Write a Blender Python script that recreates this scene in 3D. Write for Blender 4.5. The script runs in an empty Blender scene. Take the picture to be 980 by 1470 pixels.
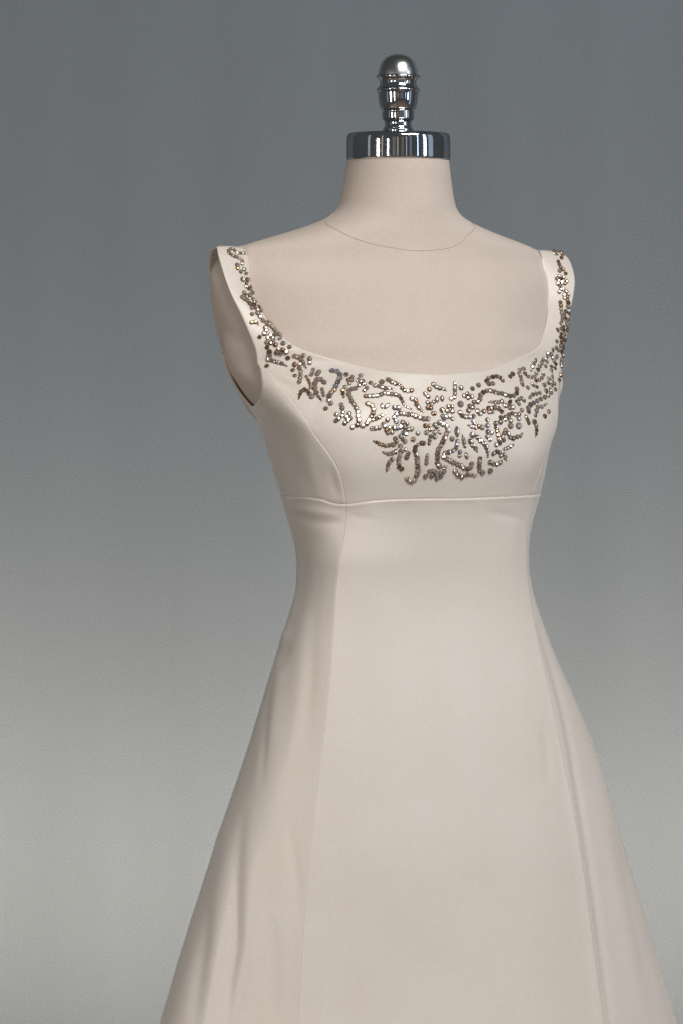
import bpy, bmesh, math, random
import numpy as np
from mathutils import Vector, Matrix
from mathutils.bvhtree import BVHTree

random.seed(7); np.random.seed(7)
scene = bpy.context.scene
COL = scene.collection

# ---------------------------------------------------------------- camera
PXM = 1290.0            # photograph pixels per metre at the form's axis
DIST = 4.0
ZE = 1.33               # eye height
HY = 450.0              # photograph row of the horizon
F = PXM * DIST
cam_d = bpy.data.cameras.new('camera'); cam = bpy.data.objects.new('camera', cam_d); COL.objects.link(cam)
cam.location = (0, -DIST, ZE); cam.rotation_euler = (math.pi/2, 0, 0)
cam_d.sensor_fit = 'HORIZONTAL'; cam_d.sensor_width = 36.0; cam_d.lens = 36.0 * F / 980.0
cam_d.shift_y = -(735.0 - HY) / 980.0
cam_d.clip_start = 0.05; cam_d.clip_end = 60
scene.camera = cam

# ---------------------------------------------------------------- world and lamps
world = bpy.data.worlds.new('World'); scene.world = world; world.use_nodes = True
bg = world.node_tree.nodes['Background']; bg.inputs[0].default_value = (0.86, 0.95, 1.0, 1); bg.inputs[1].default_value = 0.06

def area(name, loc, target, sx, sy, watts, col, spread=180):
    d = bpy.data.lights.new(name, 'AREA'); d.shape = 'RECTANGLE'; d.size = sx; d.size_y = sy
    d.energy = watts; d.color = col; d.spread = math.radians(spread)
    o = bpy.data.objects.new(name, d); COL.objects.link(o); o.location = loc
    o.rotation_euler = (Vector(target) - Vector(loc)).to_track_quat('-Z', 'Y').to_euler()
    return o
KEY_T = Vector((0.05, 0, 1.05)); KEY_P = Vector((2.5, -4.4, 5.2)); kd = (KEY_T-KEY_P).normalized(); kx = kd.cross(Vector((0, 0, 1))).normalized()
for off, wid in ((-1.75, 0.16), (-1.05, 0.30), (-0.35, 0.20), (0.3, 0.34), (1.0, 0.16), (1.6, 0.24)):      # key light, split into made-up strips so the chrome reflects streaks
    p = KEY_P + kx*off; area('key_light_strip', p, KEY_T + kx*off*0.3, wid, 2.0, 208*wid, (1.0, 0.955, 0.92))
area('cool_light_strip', (2.3, -1.3, 1.75), (0.05, 0, 1.1), 0.22, 1.5, 9, (0.78, 0.88, 1.0))  # two cool strips added at the right for bluish streaks on the chrome
area('cool_light_strip', (2.0, -2.1, 1.75), (0.05, 0, 1.1), 0.05, 1.5, 1.2, (0.60, 0.78, 1.0))
area('fill_light', (-2.6, -2.6, 1.2), (0.0, 0, 0.95), 0.26, 1.5, 19, (1.0, 0.95, 0.90))
area('fill_light', (-1.5, -3.7, 1.2), (0.0, 0, 0.95), 0.12, 1.5, 10, (1.0, 0.93, 0.86))
for x, y, w, rad, c in ((-2.9, -1.2, 0.30, 0.30, (1, 0.95, 0.9)), (-2.2, -3.1, 0.16, 0.5, (1, 0.8, 0.6)), (-0.75, -4.6, 0.5, 0.12, (1, 0.72, 0.5)), (-0.1, -4.9, 0.22, 0.35, (1, 0.85, 0.7)),
                        (0.75, -4.6, 0.4, 0.10, (1, 0.7, 0.5)), (1.3, -4.0, 0.12, 0.5, (0.8, 0.9, 1)), (1.75, -3.4, 0.3, 0.16, (0.7, 0.8, 1)), (2.35, -0.6, 0.5, 0.4, (0.6, 0.78, 1))):
    area('dim_reflection_strip', (x, y, 1.7), (0.05, 0, 1.5), w, 1.9, rad*math.pi*w*1.9, c)     # dim unseen strips, added only to streak the chrome reflections
area('wall_fill_strip', (0.0, 1.15, 0.18), (0.0, 2.0, 0.47), 3.6, 0.1, 13.2, (1.0, 0.83, 0.67), 100)  # unseen strip behind the skirt, added to brighten the lower wall

scene.view_settings.view_transform = 'Standard'; scene.view_settings.look = 'None'
scene.view_settings.gamma = 1.0; scene.view_settings.exposure = 0.09
scene.view_settings.use_curve_mapping = False
scene.cycles.use_denoising = True
scene.cycles.max_bounces = 8

# ---------------------------------------------------------------- materials
def mat(name):
    m = bpy.data.materials.new(name); m.use_nodes = True
    return m, m.node_tree.nodes, m.node_tree.links, m.node_tree.nodes['Principled BSDF']
def mix_noise(N, L, B, c1, c2, scale, detail=4, stretch=None):
    tc = N.new('ShaderNodeTexCoord'); no = N.new('ShaderNodeTexNoise'); no.inputs['Scale'].default_value = scale
    no.inputs['Detail'].default_value = detail
    if stretch:
        mp = N.new('ShaderNodeMapping'); mp.inputs['Scale'].default_value = stretch
        L.new(tc.outputs['Object'], mp.inputs[0]); L.new(mp.outputs[0], no.inputs['Vector'])
    else:
        L.new(tc.outputs['Object'], no.inputs['Vector'])
    rp = N.new('ShaderNodeValToRGB'); rp.color_ramp.elements[0].position = 0.3; rp.color_ramp.elements[1].position = 0.7
    rp.color_ramp.elements[0].color = (*c1, 1); rp.color_ramp.elements[1].color = (*c2, 1)
    L.new(no.outputs['Fac'], rp.inputs[0]); 
    return tc, no, rp
def fabric(name, c1, c2, rough, weave, weave_amp, sheen, spec, blot=9):
    m, N, L, B = mat(name)
    tc, no, rp = mix_noise(N, L, B, c1, c2, blot, 3)
    # fine speckle of the weave
    wn = N.new('ShaderNodeTexNoise'); wn.inputs['Scale'].default_value = weave; wn.inputs['Detail'].default_value = 2
    mp = N.new('ShaderNodeMapping'); mp.inputs['Scale'].default_value = (1, 1, 1.0)
    L.new(tc.outputs['Object'], mp.inputs[0]); L.new(mp.outputs[0], wn.inputs['Vector'])
    mx = N.new('ShaderNodeMix'); mx.data_type = 'RGBA'; mx.blend_type = 'OVERLAY'; mx.inputs['Factor'].default_value = weave_amp
    L.new(rp.outputs[0], mx.inputs['A']); L.new(wn.outputs['Color'], mx.inputs['B'])
    hs = N.new('ShaderNodeHueSaturation'); hs.inputs['Saturation'].default_value = 1.0
    bw = N.new('ShaderNodeRGBToBW'); L.new(wn.outputs['Color'], bw.inputs[0])
    cb = N.new('ShaderNodeCombineColor'); [L.new(bw.outputs[0], cb.inputs[i]) for i in range(3)]
    L.new(cb.outputs[0], mx.inputs['B']); L.new(mx.outputs['Result'], B.inputs['Base Color'])
    bp = N.new('ShaderNodeBump'); bp.inputs['Strength'].default_value = 0.12; bp.inputs['Distance'].default_value = 0.0006
    L.new(wn.outputs['Fac'], bp.inputs['Height'])
    wr = N.new('ShaderNodeTexNoise'); wr.inputs['Scale'].default_value = 22; wr.inputs['Detail'].default_value = 2
    L.new(tc.outputs['Object'], wr.inputs['Vector'])
    b2 = N.new('ShaderNodeBump'); b2.inputs['Strength'].default_value = 0.25; b2.inputs['Distance'].default_value = 0.0022
    L.new(wr.outputs['Fac'], b2.inputs['Height']); L.new(bp.outputs[0], b2.inputs['Normal'])
    L.new(b2.outputs[0], B.inputs['Normal'])
    B.inputs['Roughness'].default_value = rough; B.inputs['Sheen Weight'].default_value = sheen
    B.inputs['Sheen Roughness'].default_value = 0.5
    B.inputs['Specular IOR Level'].default_value = spec
    return m
M_SATIN = fabric('ivory_satin', (0.722, 0.652, 0.580), (0.742, 0.680, 0.615), 0.37, 1000, 0.55, 0.2, 0.55)
M_LINEN = fabric('linen', (0.645, 0.553, 0.482), (0.672, 0.581, 0.510), 0.8, 900, 0.42, 0.1, 0.15, 14)
def plain(name, c, rough, metal=0.0, spec=0.5):
    m, N, L, B = mat(name)
    tc, no, rp = mix_noise(N, L, B, tuple(x*0.93 for x in c), tuple(min(1, x*1.05) for x in c), 60, 2)
    L.new(rp.outputs[0], B.inputs['Base Color'])
    B.inputs['Roughness'].default_value = rough; B.inputs['Metallic'].default_value = metal
    B.inputs['Specular IOR Level'].default_value = spec
    return m
M_THREAD = plain('seam_thread', (0.55, 0.44, 0.35), 0.8)
M_CHROME = plain('chrome', (0.72, 0.74, 0.76), 0.05, 1.0)
for n_ in (M_CHROME,):
    NN, LL_ = n_.node_tree.nodes, n_.node_tree.links; pb = NN['Principled BSDF']; pb.inputs['Specular Tint'].default_value = (0.35, 0.37, 0.40, 1)
    t_ = NN.new('ShaderNodeTexNoise'); t_.inputs['Scale'].default_value = 45; t_.inputs['Detail'].default_value = 5
    r_ = NN.new('ShaderNodeMapRange'); r_.inputs['From Min'].default_value = 0.45; r_.inputs['From Max'].default_value = 0.75; r_.inputs['To Min'].default_value = 0.035; r_.inputs['To Max'].default_value = 0.14
    LL_.new(t_.outputs['Fac'], r_.inputs['Value']); LL_.new(r_.outputs[0], pb.inputs['Roughness'])
M_BRUSHED = plain('satin_chrome', (0.62, 0.62, 0.61), 0.26, 1.0)
M_STEEL = plain('stand_steel', (0.5, 0.5, 0.5), 0.3, 1.0)
STONES = {
    'bezel': plain('bezel_antique_gold', (0.27, 0.21, 0.155), 0.33, 0.8),
    'clear': plain('crystal_clear', (0.84, 0.81, 0.78), 0.14, 0.8),
    'champ': plain('crystal_champagne', (0.70, 0.58, 0.46), 0.16, 0.8),
    'pink':  plain('crystal_blush', (0.74, 0.60, 0.54), 0.16, 0.8),
    'grey':  plain('crystal_smoke', (0.42, 0.375, 0.33), 0.16, 0.8),
    'blue':  plain('crystal_ice_blue', (0.56, 0.60, 0.68), 0.16, 0.8),
    'gold':  plain('crystal_amber', (0.46, 0.31, 0.165), 0.2, 0.8),
    'brown': plain('crystal_brown', (0.28, 0.17, 0.11), 0.2, 0.8)}
SKEYS = list(STONES)

m, N, L, B = mat('backdrop_paint')
tc, no, rp = mix_noise(N, L, B, (0.160, 0.191, 0.216), (0.272, 0.305, 0.332), 560, 3)
lo = N.new('ShaderNodeTexNoise'); lo.inputs['Scale'].default_value = 1.0; lo.inputs['Detail'].default_value = 3
lm = N.new('ShaderNodeMapping'); lm.inputs['Scale'].default_value = (7.0, 1.0, 0.8); L.new(tc.outputs['Object'], lm.inputs[0]); L.new(lm.outputs[0], lo.inputs['Vector'])
lr = N.new('ShaderNodeMapRange'); lr.inputs['From Min'].default_value = 0.3; lr.inputs['From Max'].default_value = 0.7; lr.inputs['To Min'].default_value = 0.955; lr.inputs['To Max'].default_value = 1.04
L.new(lo.outputs['Fac'], lr.inputs['Value'])
mu = N.new('ShaderNodeVectorMath'); mu.operation = 'SCALE'; L.new(rp.outputs[0], mu.inputs[0]); L.new(lr.outputs[0], mu.inputs['Scale'])
L.new(mu.outputs[0], B.inputs['Base Color']); B.inputs['Roughness'].default_value = 0.9; B.inputs['Specular IOR Level'].default_value = 0.1
bp = N.new('ShaderNodeBump'); bp.inputs['Strength'].default_value = 0.12; bp.inputs['Distance'].default_value = 0.0012
L.new(no.outputs['Fac'], bp.inputs['Height']); L.new(bp.outputs[0], B.inputs['Normal'])
M_WALL = m
M_FLOOR = plain('floor_boards', (0.16, 0.12, 0.09), 0.5)

# ---------------------------------------------------------------- helpers
def new_obj(name, verts, faces, material, parent=None, smooth=True):
    me = bpy.data.meshes.new(name); me.from_pydata([tuple(v) for v in verts], [], faces); me.update()
    if smooth: me.polygons.foreach_set('use_smooth', [True]*len(me.polygons))
    mats = material if isinstance(material, list) else [material]
    for x in mats: me.materials.append(x)
    o = bpy.data.objects.new(name, me); COL.objects.link(o)
    if parent: o.parent = parent
    return o
def grid_faces(nr, nc, closed=False):
    f = []
    for i in range(nr-1):
        for j in range(nc if closed else nc-1):
            k = (j+1) % nc
            f.append((i*nc+j, i*nc+k, (i+1)*nc+k, (i+1)*nc+j))
    return f
def empty(name, label, cat, loc=(0,0,0)):
    o = bpy.data.objects.new(name, None); COL.objects.link(o); o.location = loc
    o['label'] = label; o['category'] = cat; o.empty_display_size = 0.1
    return o
def pchip(x, y):
    x = np.asarray(x, float); y = np.asarray(y, float)
    h = np.diff(x); d = np.diff(y)/h; n = len(x); m = np.zeros(n)
    for i in range(1, n-1):
        if d[i-1]*d[i] > 0:
            w1 = 2*h[i]+h[i-1]; w2 = h[i]+2*h[i-1]; m[i] = (w1+w2)/(w1/d[i-1]+w2/d[i])
    m[0] = d[0]; m[-1] = d[-1]
    def f(q):
        q = np.asarray(q, float); i = np.clip(np.searchsorted(x, q)-1, 0, n-2)
        hh = x[i+1]-x[i]; t = (q-x[i])/hh
        tt = np.clip(t, 0, 1)
        r = y[i]*(1+2*tt)*(1-tt)**2 + m[i]*hh*tt*(1-tt)**2 + y[i+1]*tt**2*(3-2*tt) + m[i+1]*hh*tt**2*(tt-1)
        r = np.where(q < x[0], y[0]+m[0]*(q-x[0]), r); r = np.where(q > x[-1], y[-1]+m[-1]*(q-x[-1]), r)
        return r
    return f
def smoothstep(a, b, x):
    t = np.clip((np.asarray(x, float)-a)/(b-a), 0, 1); return t*t*(3-2*t)

# ---------------------------------------------------------------- body coordinates
# u: across the body (viewer's right positive), v: towards the body's front, y0: photograph row of the height
TH = math.radians(25.0); CT, ST = math.cos(TH), math.sin(TH)
AX = (571.5 - 490.0) / PXM
def z_of(y0): return ZE - (np.asarray(y0, float) - HY) / PXM
def to_world(u, v, y0):
    u = np.asarray(u, float)/PXM; v = np.asarray(v, float)/PXM
    return np.stack([AX + u*CT + v*ST, u*ST - v*CT, z_of(y0) + 0*u], -1)
def project(P):
    P = np.asarray(P, float); d = P[..., 1] + DIST
    return np.stack([490 + F*P[..., 0]/d, HY - F*(P[..., 2]-ZE)/d], -1)

# silhouettes and princess seams read from the photograph
SIL_L = pchip([560,610,650,690,715,740,790,820,845,890,945,1040,1150,1270,1470],
              [362,372,385,398,405,412,426,428,426,412,395,365,330,290,228])
SIL_R = pchip([560,600,640,690,712,730,760,790,820,850,890,930,1010,1090,1170,1250,1360,1470],
              [806,803,795,782,776,770,761,757,758,764,779,794,830,860,884,906,940,972])
SEAM_L = pchip([560,590,620,653,680,705,725,800,830,900,1000,1100,1200,1300,1400,1470],
               [405,431,448,472,487.5,493,497,490,487,480,470,458,446,436,429,425])
SEAM_R = pchip([560,600,640,680,705,725,800,850,900,1000,1050,1100,1200,1300,1400,1470],
               [802,801,792,774,763,757,752,756,765,787,798,808,828,843,857,868])
BULGE = pchip([560,600,640,680,725,800,900,1100,1470], [58,46,34,26,22,22,22,26,32])
BACK = pchip([560,640,720,800,900,1100,1470], [112,112,102,96,122,160,190])

def sec_r(cs, sn, n): return (np.abs(sn)**n + np.abs(cs)**n) ** (-1.0/n)
def solve_n(U, V):
    lo, hi = 1.25, 7.0
    if U >= 0.995 or V >= 0.995: return 6.0
    g = lambda n: U**n + V**n - 1
    if g(hi) > 0: return hi
    if g(lo) < 0: return lo
    for _ in range(40):
        mid = 0.5*(lo+hi)
        if g(mid) > 0: lo = mid
        else: hi = mid
    return 0.5*(lo+hi)
QS = np.linspace(-2, 2, 481)
def section(aL, aR, v0, vF, vB, nL, nR, q):
    q = np.asarray(q, float); a = np.where(q < 0, aL, aR); n = np.where(q < 0, nL, nR); psi = q*math.pi/2; sn, cs = np.sin(psi), np.cos(psi)
    fr = np.abs(q) <= 1
    nn = np.where(fr, n, 2.2)
    r = (np.abs(sn)**nn + np.abs(cs)**nn) ** (-1.0/nn)
    b = np.where(fr, vF-v0, v0-vB)
    return a*r*sn, v0 + b*r*cs
rows = {}
YF = list(range(600, 1471, 10))
prev = None
V0T = pchip([560,600,700,800,1000,1470], [0,12,24,36,54,46])
for y0 in YF:
    u, v = 150.0, 120.0
    for _ in range(12):
        pl = to_world(-u, v, y0); pr = to_world(u, v, y0)
        jl = project(pl); jr = project(pr)
        XL = (SEAM_L(jl[1])-490)/F*(DIST+pl[1])*PXM; XR = (SEAM_R(jr[1])-490)/F*(DIST+pr[1])*PXM
        u = float((XR-XL)/2/CT); v = float(((XR+XL)/2-AX*PXM)/ST)
    vF = v + float(BULGE(y0)); bb = float(BACK(y0))
    v0 = float(V0T(y0)); aL = aR = (prev if prev else 215.0)
    for _ in range(60):
        V_ = max(0.02, (v-v0)/(vF-v0)); nL = solve_n(u/aL, V_); nR = solve_n(u/aR, V_)
        su, sv = section(aL, aR, v0, vF, v0-bb, nL, nR, QS)
        pj = project(to_world(su, sv, y0))
        il, ir = pj[:, 0].argmin(), pj[:, 0].argmax()
        eL = float(SIL_L(pj[il, 1])) - pj[il, 0]; eR = float(SIL_R(pj[ir, 1])) - pj[ir, 0]
        aL = max(u*1.02, aL - 0.5*eL/CT); aR = max(u*1.02, aR + 0.5*eR/CT)
    prev = 0.5*(aL+aR)
    rows[y0] = (aL, aR, v0, vF, v0-bb, nL, nR, u, v)
    if y0 % 100 == 0: print('ROW', y0, [round(float(t), 2) for t in rows[y0]], round(eL, 1), round(eR, 1))
# upper torso: y0: a, v0, vF, vB, (u,v) on the surface or None, n
UP = [
 (224, 72, 0, 72, -72, None, 2.0), (245, 74.6, 0, 74, -75, None, 2.0), (265, 78, -1, 74, -77, None, 2.0),
 (285, 82, -2, 75, -80, None, 2.0), (298, 86, -4, 76, -83, None, 2.0), (308, 95, -6, 76, -86, None, 2.0),
 (316, 109, -8, 76, -88, None, 1.95), (324, 130, -11, 76, -91, None, 1.9), (332, 155, -14, 77, -94, None, 1.8),
 (340, 183, -17, 77, -97, None, 1.7), (348, 211, -20, 78, -100, None, 1.6), (356, 236, -23, 79, -102, None, 1.5),
 (364, 248, -25, 81, -104, None, 1.45), (380, 254, -26, 86, -107, None, 1.4), (400, 256, -27, 93, -111, (237, 8), None),
 (430, 257, -27, 102, -115, (232, 19), None), (455, 260, -26, 109, -118, (223, 33), None),
 (480, 261, -24, 117, -120, (209, 48), None), (500, 260, -22, 123, -121, (187, 73), None),
 (520, 255, -20, 129, -121, (134, 95), None), (540, 247, -14, 136, -120, None, 2.1), (560, 238, -5, 145, -117, None, 2.4)]
UP = [(205, 71, 0, 71, -71, None, 2.0)] + UP
ys, A_, V0_, VF_, VB_, N_ = [], [], [], [], [], []
for (y0, a, v0, vF, vB, c, n) in UP:
    if c: n = max(1.3, min(2.2, solve_n(c[0]/a, (c[1]-v0)/(vF-v0))))
    ys.append(y0); A_.append(a); V0_.append(v0); VF_.append(vF); VB_.append(vB); N_.append(n)
k3 = np.array([1,2,3,4,3,2,1], float); k3 /= k3.sum()
def sm(col):
    x = np.array([rows[y][col] for y in YF], float); xp = np.concatenate([2*x[0]-x[3:0:-1], x, 2*x[-1]-x[-2:-5:-1]])
    return np.convolve(xp, k3, 'valid')
SAL, SAR, SV0, SVF, SVB, SNL, SNR, SU, SV = [sm(c) for c in range(9)]
sel = [i for i, y in enumerate(YF) if (y >= 610 and y % 20 == 10) or y == 1470]
YY = ys + [YF[i] for i in sel]
faL = pchip(YY, A_ + list(SAL[sel])); faR = pchip(YY, A_ + list(SAR[sel])); fv0 = pchip(YY, V0_ + list(SV0[sel])); fvF = pchip(YY, VF_ + list(SVF[sel]))
fvB = pchip(YY, VB_ + list(SVB[sel])); fnL = pchip(YY, N_ + list(SNL[sel])); fnR = pchip(YY, N_ + list(SNR[sel]))
YG = np.arange(206, 1471, 2.0)
def blur(f):
    x = f(YG); out = x.copy(); sig = 1.5 + 8.0*smoothstep(335, 385, YG)
    for i, y in enumerate(YG):
        if sig[i] < 1.6: continue
        w = np.exp(-((YG-y)/sig[i])**2/2); lo = 2*min(i, len(YG)-1-i); 
        k = min(i, len(YG)-1-i); sl = slice(i-k, i+k+1); out[i] = (x[sl]*w[sl]).sum()/w[sl].sum()
    sl1 = (out[-1]-out[-30])/58.0
    return lambda y: np.where(np.asarray(y, float) > 1470, out[-1]+sl1*(np.asarray(y, float)-1470), np.interp(y, YG, out))
faL, faR, fv0, fvF, fvB, fnL, fnR = [blur(f) for f in (faL, faR, fv0, fvF, fvB, fnL, fnR)]
fsu = pchip([YF[i] for i in sel], SU[sel]); fsv = pchip([YF[i] for i in sel], SV[sel])

def surf(q, y0, e=1.0):
    q = np.asarray(q, float); y0 = np.asarray(y0, float)
    yc = np.minimum(y0, 1470); v0 = fv0(y0)
    u, v = section(faL(y0), faR(y0), v0, fvF(y0), fvB(y0), np.clip(fnL(yc), 1.3, 7), np.clip(fnR(yc), 1.3, 7), q)
    return to_world(u*e, v0 + (v-v0)*e, y0)
def surf_normal(q, y0):
    dq = 0.004; dy = 0.8
    tu = surf(q+dq, y0) - surf(q-dq, y0); tv = surf(q, y0+dy) - surf(q, y0-dy)
    nn = np.cross(tu, tv); nn /= np.linalg.norm(nn, axis=-1, keepdims=True) + 1e-12
    # outwards
    c = to_world(0, fv0(y0), y0); s = np.sign(((surf(q, y0)-c)*nn).sum(-1)); s[s == 0] = 1
    return nn*s[..., None]
def q_of(u, v, y0):
    """body point -> (q, e)"""
    a = np.where(u < 0, faL(y0), faR(y0)); v0 = fv0(y0); b = np.where(v >= v0, fvF(y0)-v0, v0-fvB(y0))
    U = u/a; V = (v-v0)/b
    q = np.arctan2(U, V)/(math.pi/2); rho = np.hypot(U, V)
    n = np.where(np.abs(q) <= 1, np.where(u < 0, fnL(y0), fnR(y0)), 2.2); psi = q*math.pi/2
    r = (np.abs(np.sin(psi))**n + np.abs(np.cos(psi))**n) ** (-1.0/n)
    return q, rho/r
# photograph pixel -> (q, y0) on the front of the surface
GQ, GY = np.meshgrid(np.linspace(-1.35, 1.35, 541), np.arange(300, 1475, 2.0))
GP = surf(GQ, GY); GJ = project(GP); GN = surf_normal(GQ, GY)
VIS = ((np.array([0, -DIST, ZE]) - GP)*GN).sum(-1) > 0
def px_to_q(px, py, e=1.0):
    d = (GJ[..., 0]-px)**2 + (GJ[..., 1]-py)**2 + np.where(VIS, 0, 400)
    i, j = np.unravel_index(d.argmin(), d.shape)
    q, y = GQ[i, j], GY[i, j]
    for _ in range(14):
        p0 = project(surf(q, y, e)); pa = project(surf(q+.002, y, e)); pb = project(surf(q, y+.5, e))
        J = np.stack([(pa-p0)/.002, (pb-p0)/.5], 1)
        if abs(np.linalg.det(J)) < 30: break
        s = np.linalg.solve(J, np.array([px, py])-p0)
        s[0] = np.clip(s[0], -.03, .03); s[1] = np.clip(s[1], -6, 6); q += s[0]; y += s[1]
    return float(q), float(y)
def resample(P, n, closed=False):
    """smooth (Catmull-Rom) resampling of a polyline by arc length"""
    P = np.asarray(P, float); m = len(P)
    pts = []
    ext = np.vstack([2*P[0]-P[1], P, 2*P[-1]-P[-2]])
    for i in range(m-1):
        p0, p1, p2, p3 = ext[i:i+4]
        for t in np.linspace(0, 1, 16, endpoint=False):
            pts.append(0.5*((2*p1)+(-p0+p2)*t+(2*p0-5*p1+4*p2-p3)*t*t+(-p0+3*p1-3*p2+p3)*t**3))
    pts.append(P[-1]); pts = np.array(pts)
    return pts
def by_arc(pts, n, w=None):
    w = np.ones(pts.shape[1]) if w is None else np.asarray(w)
    s = np.concatenate([[0], np.cumsum(np.linalg.norm(np.diff(pts*w, axis=0), axis=1))])
    t = np.linspace(0, s[-1], n)
    return np.stack([np.interp(t, s, pts[:, k]) for k in range(pts.shape[1])], -1)

# soft folds and puckers of the satin, along lines seen on the dress: (points, width px, depth px)
FOLDS = [
 ([(350,1170),(343,1230),(340,1300),(338,1360),(328,1420),(322,1500)], 9, -3.2), ([(360,1180),(368,1300),(372,1450)], 26, 3.0),
 ([(325,1200),(312,1320),(296,1460)], 14, 2.6), ([(300,1310),(288,1390),(276,1480)], 10, -2.4), ([(392,1330),(392,1400),(390,1490)], 10, -2.0), ([(455,880),(447,980),(436,1080)], 10, -1.3),
 ([(417,1190),(423,1240),(427,1310)], 8, -2.2), ([(398,1180),(402,1300),(405,1420)], 18, 1.8),
 ([(389,1005),(382,1060),(376,1120)], 6, -1.6), ([(404,940),(396,1000),(388,1060)], 9, 1.6),
 ([(415,905),(405,925)], 9, 2.0), ([(420,930),(402,948)], 6, -1.4), ([(410,965),(396,985)], 7, 1.3),
 ([(440,900),(432,1000),(420,1100)], 14, 1.4),
 ([(868,1180),(890,1290),(920,1450)], 12, 2.2), ([(885,1200),(912,1330),(945,1470)], 8, -1.4),
 ([(772,900),(798,985),(816,1060),(838,1190),(858,1320),(878,1480)], 6, -3.4), ([(764,900),(789,985),(806,1060),(827,1190),(846,1320),(864,1480)], 8, 2.2),
 ([(778,1045),(784,1085),(786,1120)], 7, -1.2),
 ([(395,548),(415,556),(436,560)], 5, -2.2), ([(392,536),(418,545),(440,549)], 6, 1.6),
 ([(412,610),(420,660),(425,700)], 11, -1.8), ([(438,640),(452,690),(458,712)], 9, 1.6), ([(398,640),(408,690)], 8, 1.5), ([(472,672),(480,700),(486,715)], 6, -1.5),
 ([(800,630),(790,652),(780,676)], 6, -1.5), ([(804,645),(797,668),(790,685)], 7, 1.0), ([(770,640),(762,670),(752,692)], 9, 1.0),
 ([(420,735),(450,748),(488,752)], 6, -1.2), ([(415,728),(455,735),(490,740)], 5, 1.2), ([(500,740),(540,746)], 5, -0.8),
 ([(700,735),(735,742),(752,752)], 6, -1.2), ([(752,740),(745,790),(750,840)], 6, -0.9), ([(460,760),(464,830),(455,900)], 18, -1.2),
 ([(520,1180),(600,1300),(700,1390)], 60, 1.5), ([(700,900),(690,1100),(700,1400)], 70, -1.6), ([(570,900),(560,1150),(590,1450)], 60, 1.4),
]
FOLDS = [(by_arc(resample(p, 0), 140), w, d) for p, w, d in FOLDS]
def folds(P):
    J = project(P); out = np.zeros(P.shape[:-1])
    for pts, w, dep in FOLDS:
        lo = pts.min(0)-3*w; hi = pts.max(0)+3*w
        m = (J[..., 0] > lo[0]) & (J[..., 0] < hi[0]) & (J[..., 1] > lo[1]) & (J[..., 1] < hi[1])
        if not m.any(): continue
        jj = J[m]; d = np.linalg.norm(jj[:, None, :]-pts[None], axis=-1); k = d.argmin(1); t = k/(len(pts)-1)
        out[m] += dep*np.exp(-(d.min(1)/w)**2)*np.sin(np.pi*np.clip(t*0.86+0.07, 0, 1))**0.7
    return out
_rs = np.random.RandomState(3)
WAVES = [(_rs.uniform(-1, 1), _rs.uniform(-1, 1), _rs.uniform(0, 6.28), _rs.uniform(70, 190)) for _ in range(16)]
def ripple(P):
    """slight unevenness of hanging cloth, stretched along the fall"""
    out = np.zeros(P.shape[:-1]); x = (P[..., 0]*0.8 + P[..., 1]*0.6)*PXM; x2 = (P[..., 0]*0.6 - P[..., 1]*0.8)*PXM; z = P[..., 2]*PXM
    for a, b, ph, lam in WAVES: out += np.sin((x*a + x2*b*0.8 + z*0.22*b)*6.283/lam + ph)
    return out*0.22
def dress_offset(y0): return 2.2*(1-smoothstep(540, 610, y0))
def dress_points(q, y0, e=1.0, seam=None, extra=0.0):
    """satin surface: base surface, a little proud of the form, with folds; seam = distance in px to the nearest seam"""
    P = surf(q, y0, e); Nn = surf_normal(q, y0)
    front = ((np.array([0, -DIST, ZE]) - P)*Nn).sum(-1) > -0.3
    off = dress_offset(y0) + extra + np.where(front, folds(P), 0) + ripple(P)*smoothstep(600, 640, y0)
    if seam is not None: off = off - (0.25-0.17*smoothstep(740, 800, y0))*np.exp(-(seam/1.4)**2)
    return P + Nn*(off/PXM)[..., None]

# ================================================================ setting
def box(name, lo, hi, m):
    x0, y0, z0 = lo; x1, y1, z1 = hi
    v = [(x0,y0,z0),(x1,y0,z0),(x1,y1,z0),(x0,y1,z0),(x0,y0,z1),(x1,y0,z1),(x1,y1,z1),(x0,y1,z1)]
    o = new_obj(name, v, [(3,2,1,0),(4,5,6,7),(0,1,5,4),(1,2,6,5),(2,3,7,6),(3,0,4,7)], m, smooth=False)
    o['kind'] = 'structure'; return o
box('wall', (-3.5, 2.0, 0.0), (3.5, 2.1, 3.4), M_WALL)
box('floor', (-3.5, -5.0, -0.05), (3.5, 2.1, -0.004), M_FLOOR)

# ================================================================ dress form
form = empty('dress_form', 'cream linen dress form with chrome neck cap and turned finial, wearing the gown', 'dress form', (AX, 0, 0))
def child(name, verts, faces, m, parent, smooth=True):
    o = new_obj(name, verts, faces, m, None, smooth); o.parent = parent
    o.matrix_parent_inverse = Matrix.Translation(-Vector(world_loc(parent)))
    return o
def world_loc(o): 
    return o.location if o.parent is None else (0, 0, 0)
rowsY = np.concatenate([np.arange(212, 300, 6), np.arange(300, 372, 2), np.arange(372, 620, 5), np.arange(620, 960, 20)])
qq = np.linspace(-2, 2, 161)[:-1]
Q, Y = np.meshgrid(qq, rowsY)
shrink = -9*smoothstep(545, 620, Y) - 3*smoothstep(535, 560, Y)
P = surf(Q, Y) + surf_normal(Q, Y)*(shrink/PXM)[..., None]
V = list(P.reshape(-1, 3)); Fc = grid_faces(len(rowsY), len(qq), True)
Fc = [f[::-1] for f in Fc]
TF = Fc + [tuple(range(len(qq))), tuple(reversed(range((len(rowsY)-1)*len(qq), len(rowsY)*len(qq))))]
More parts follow.
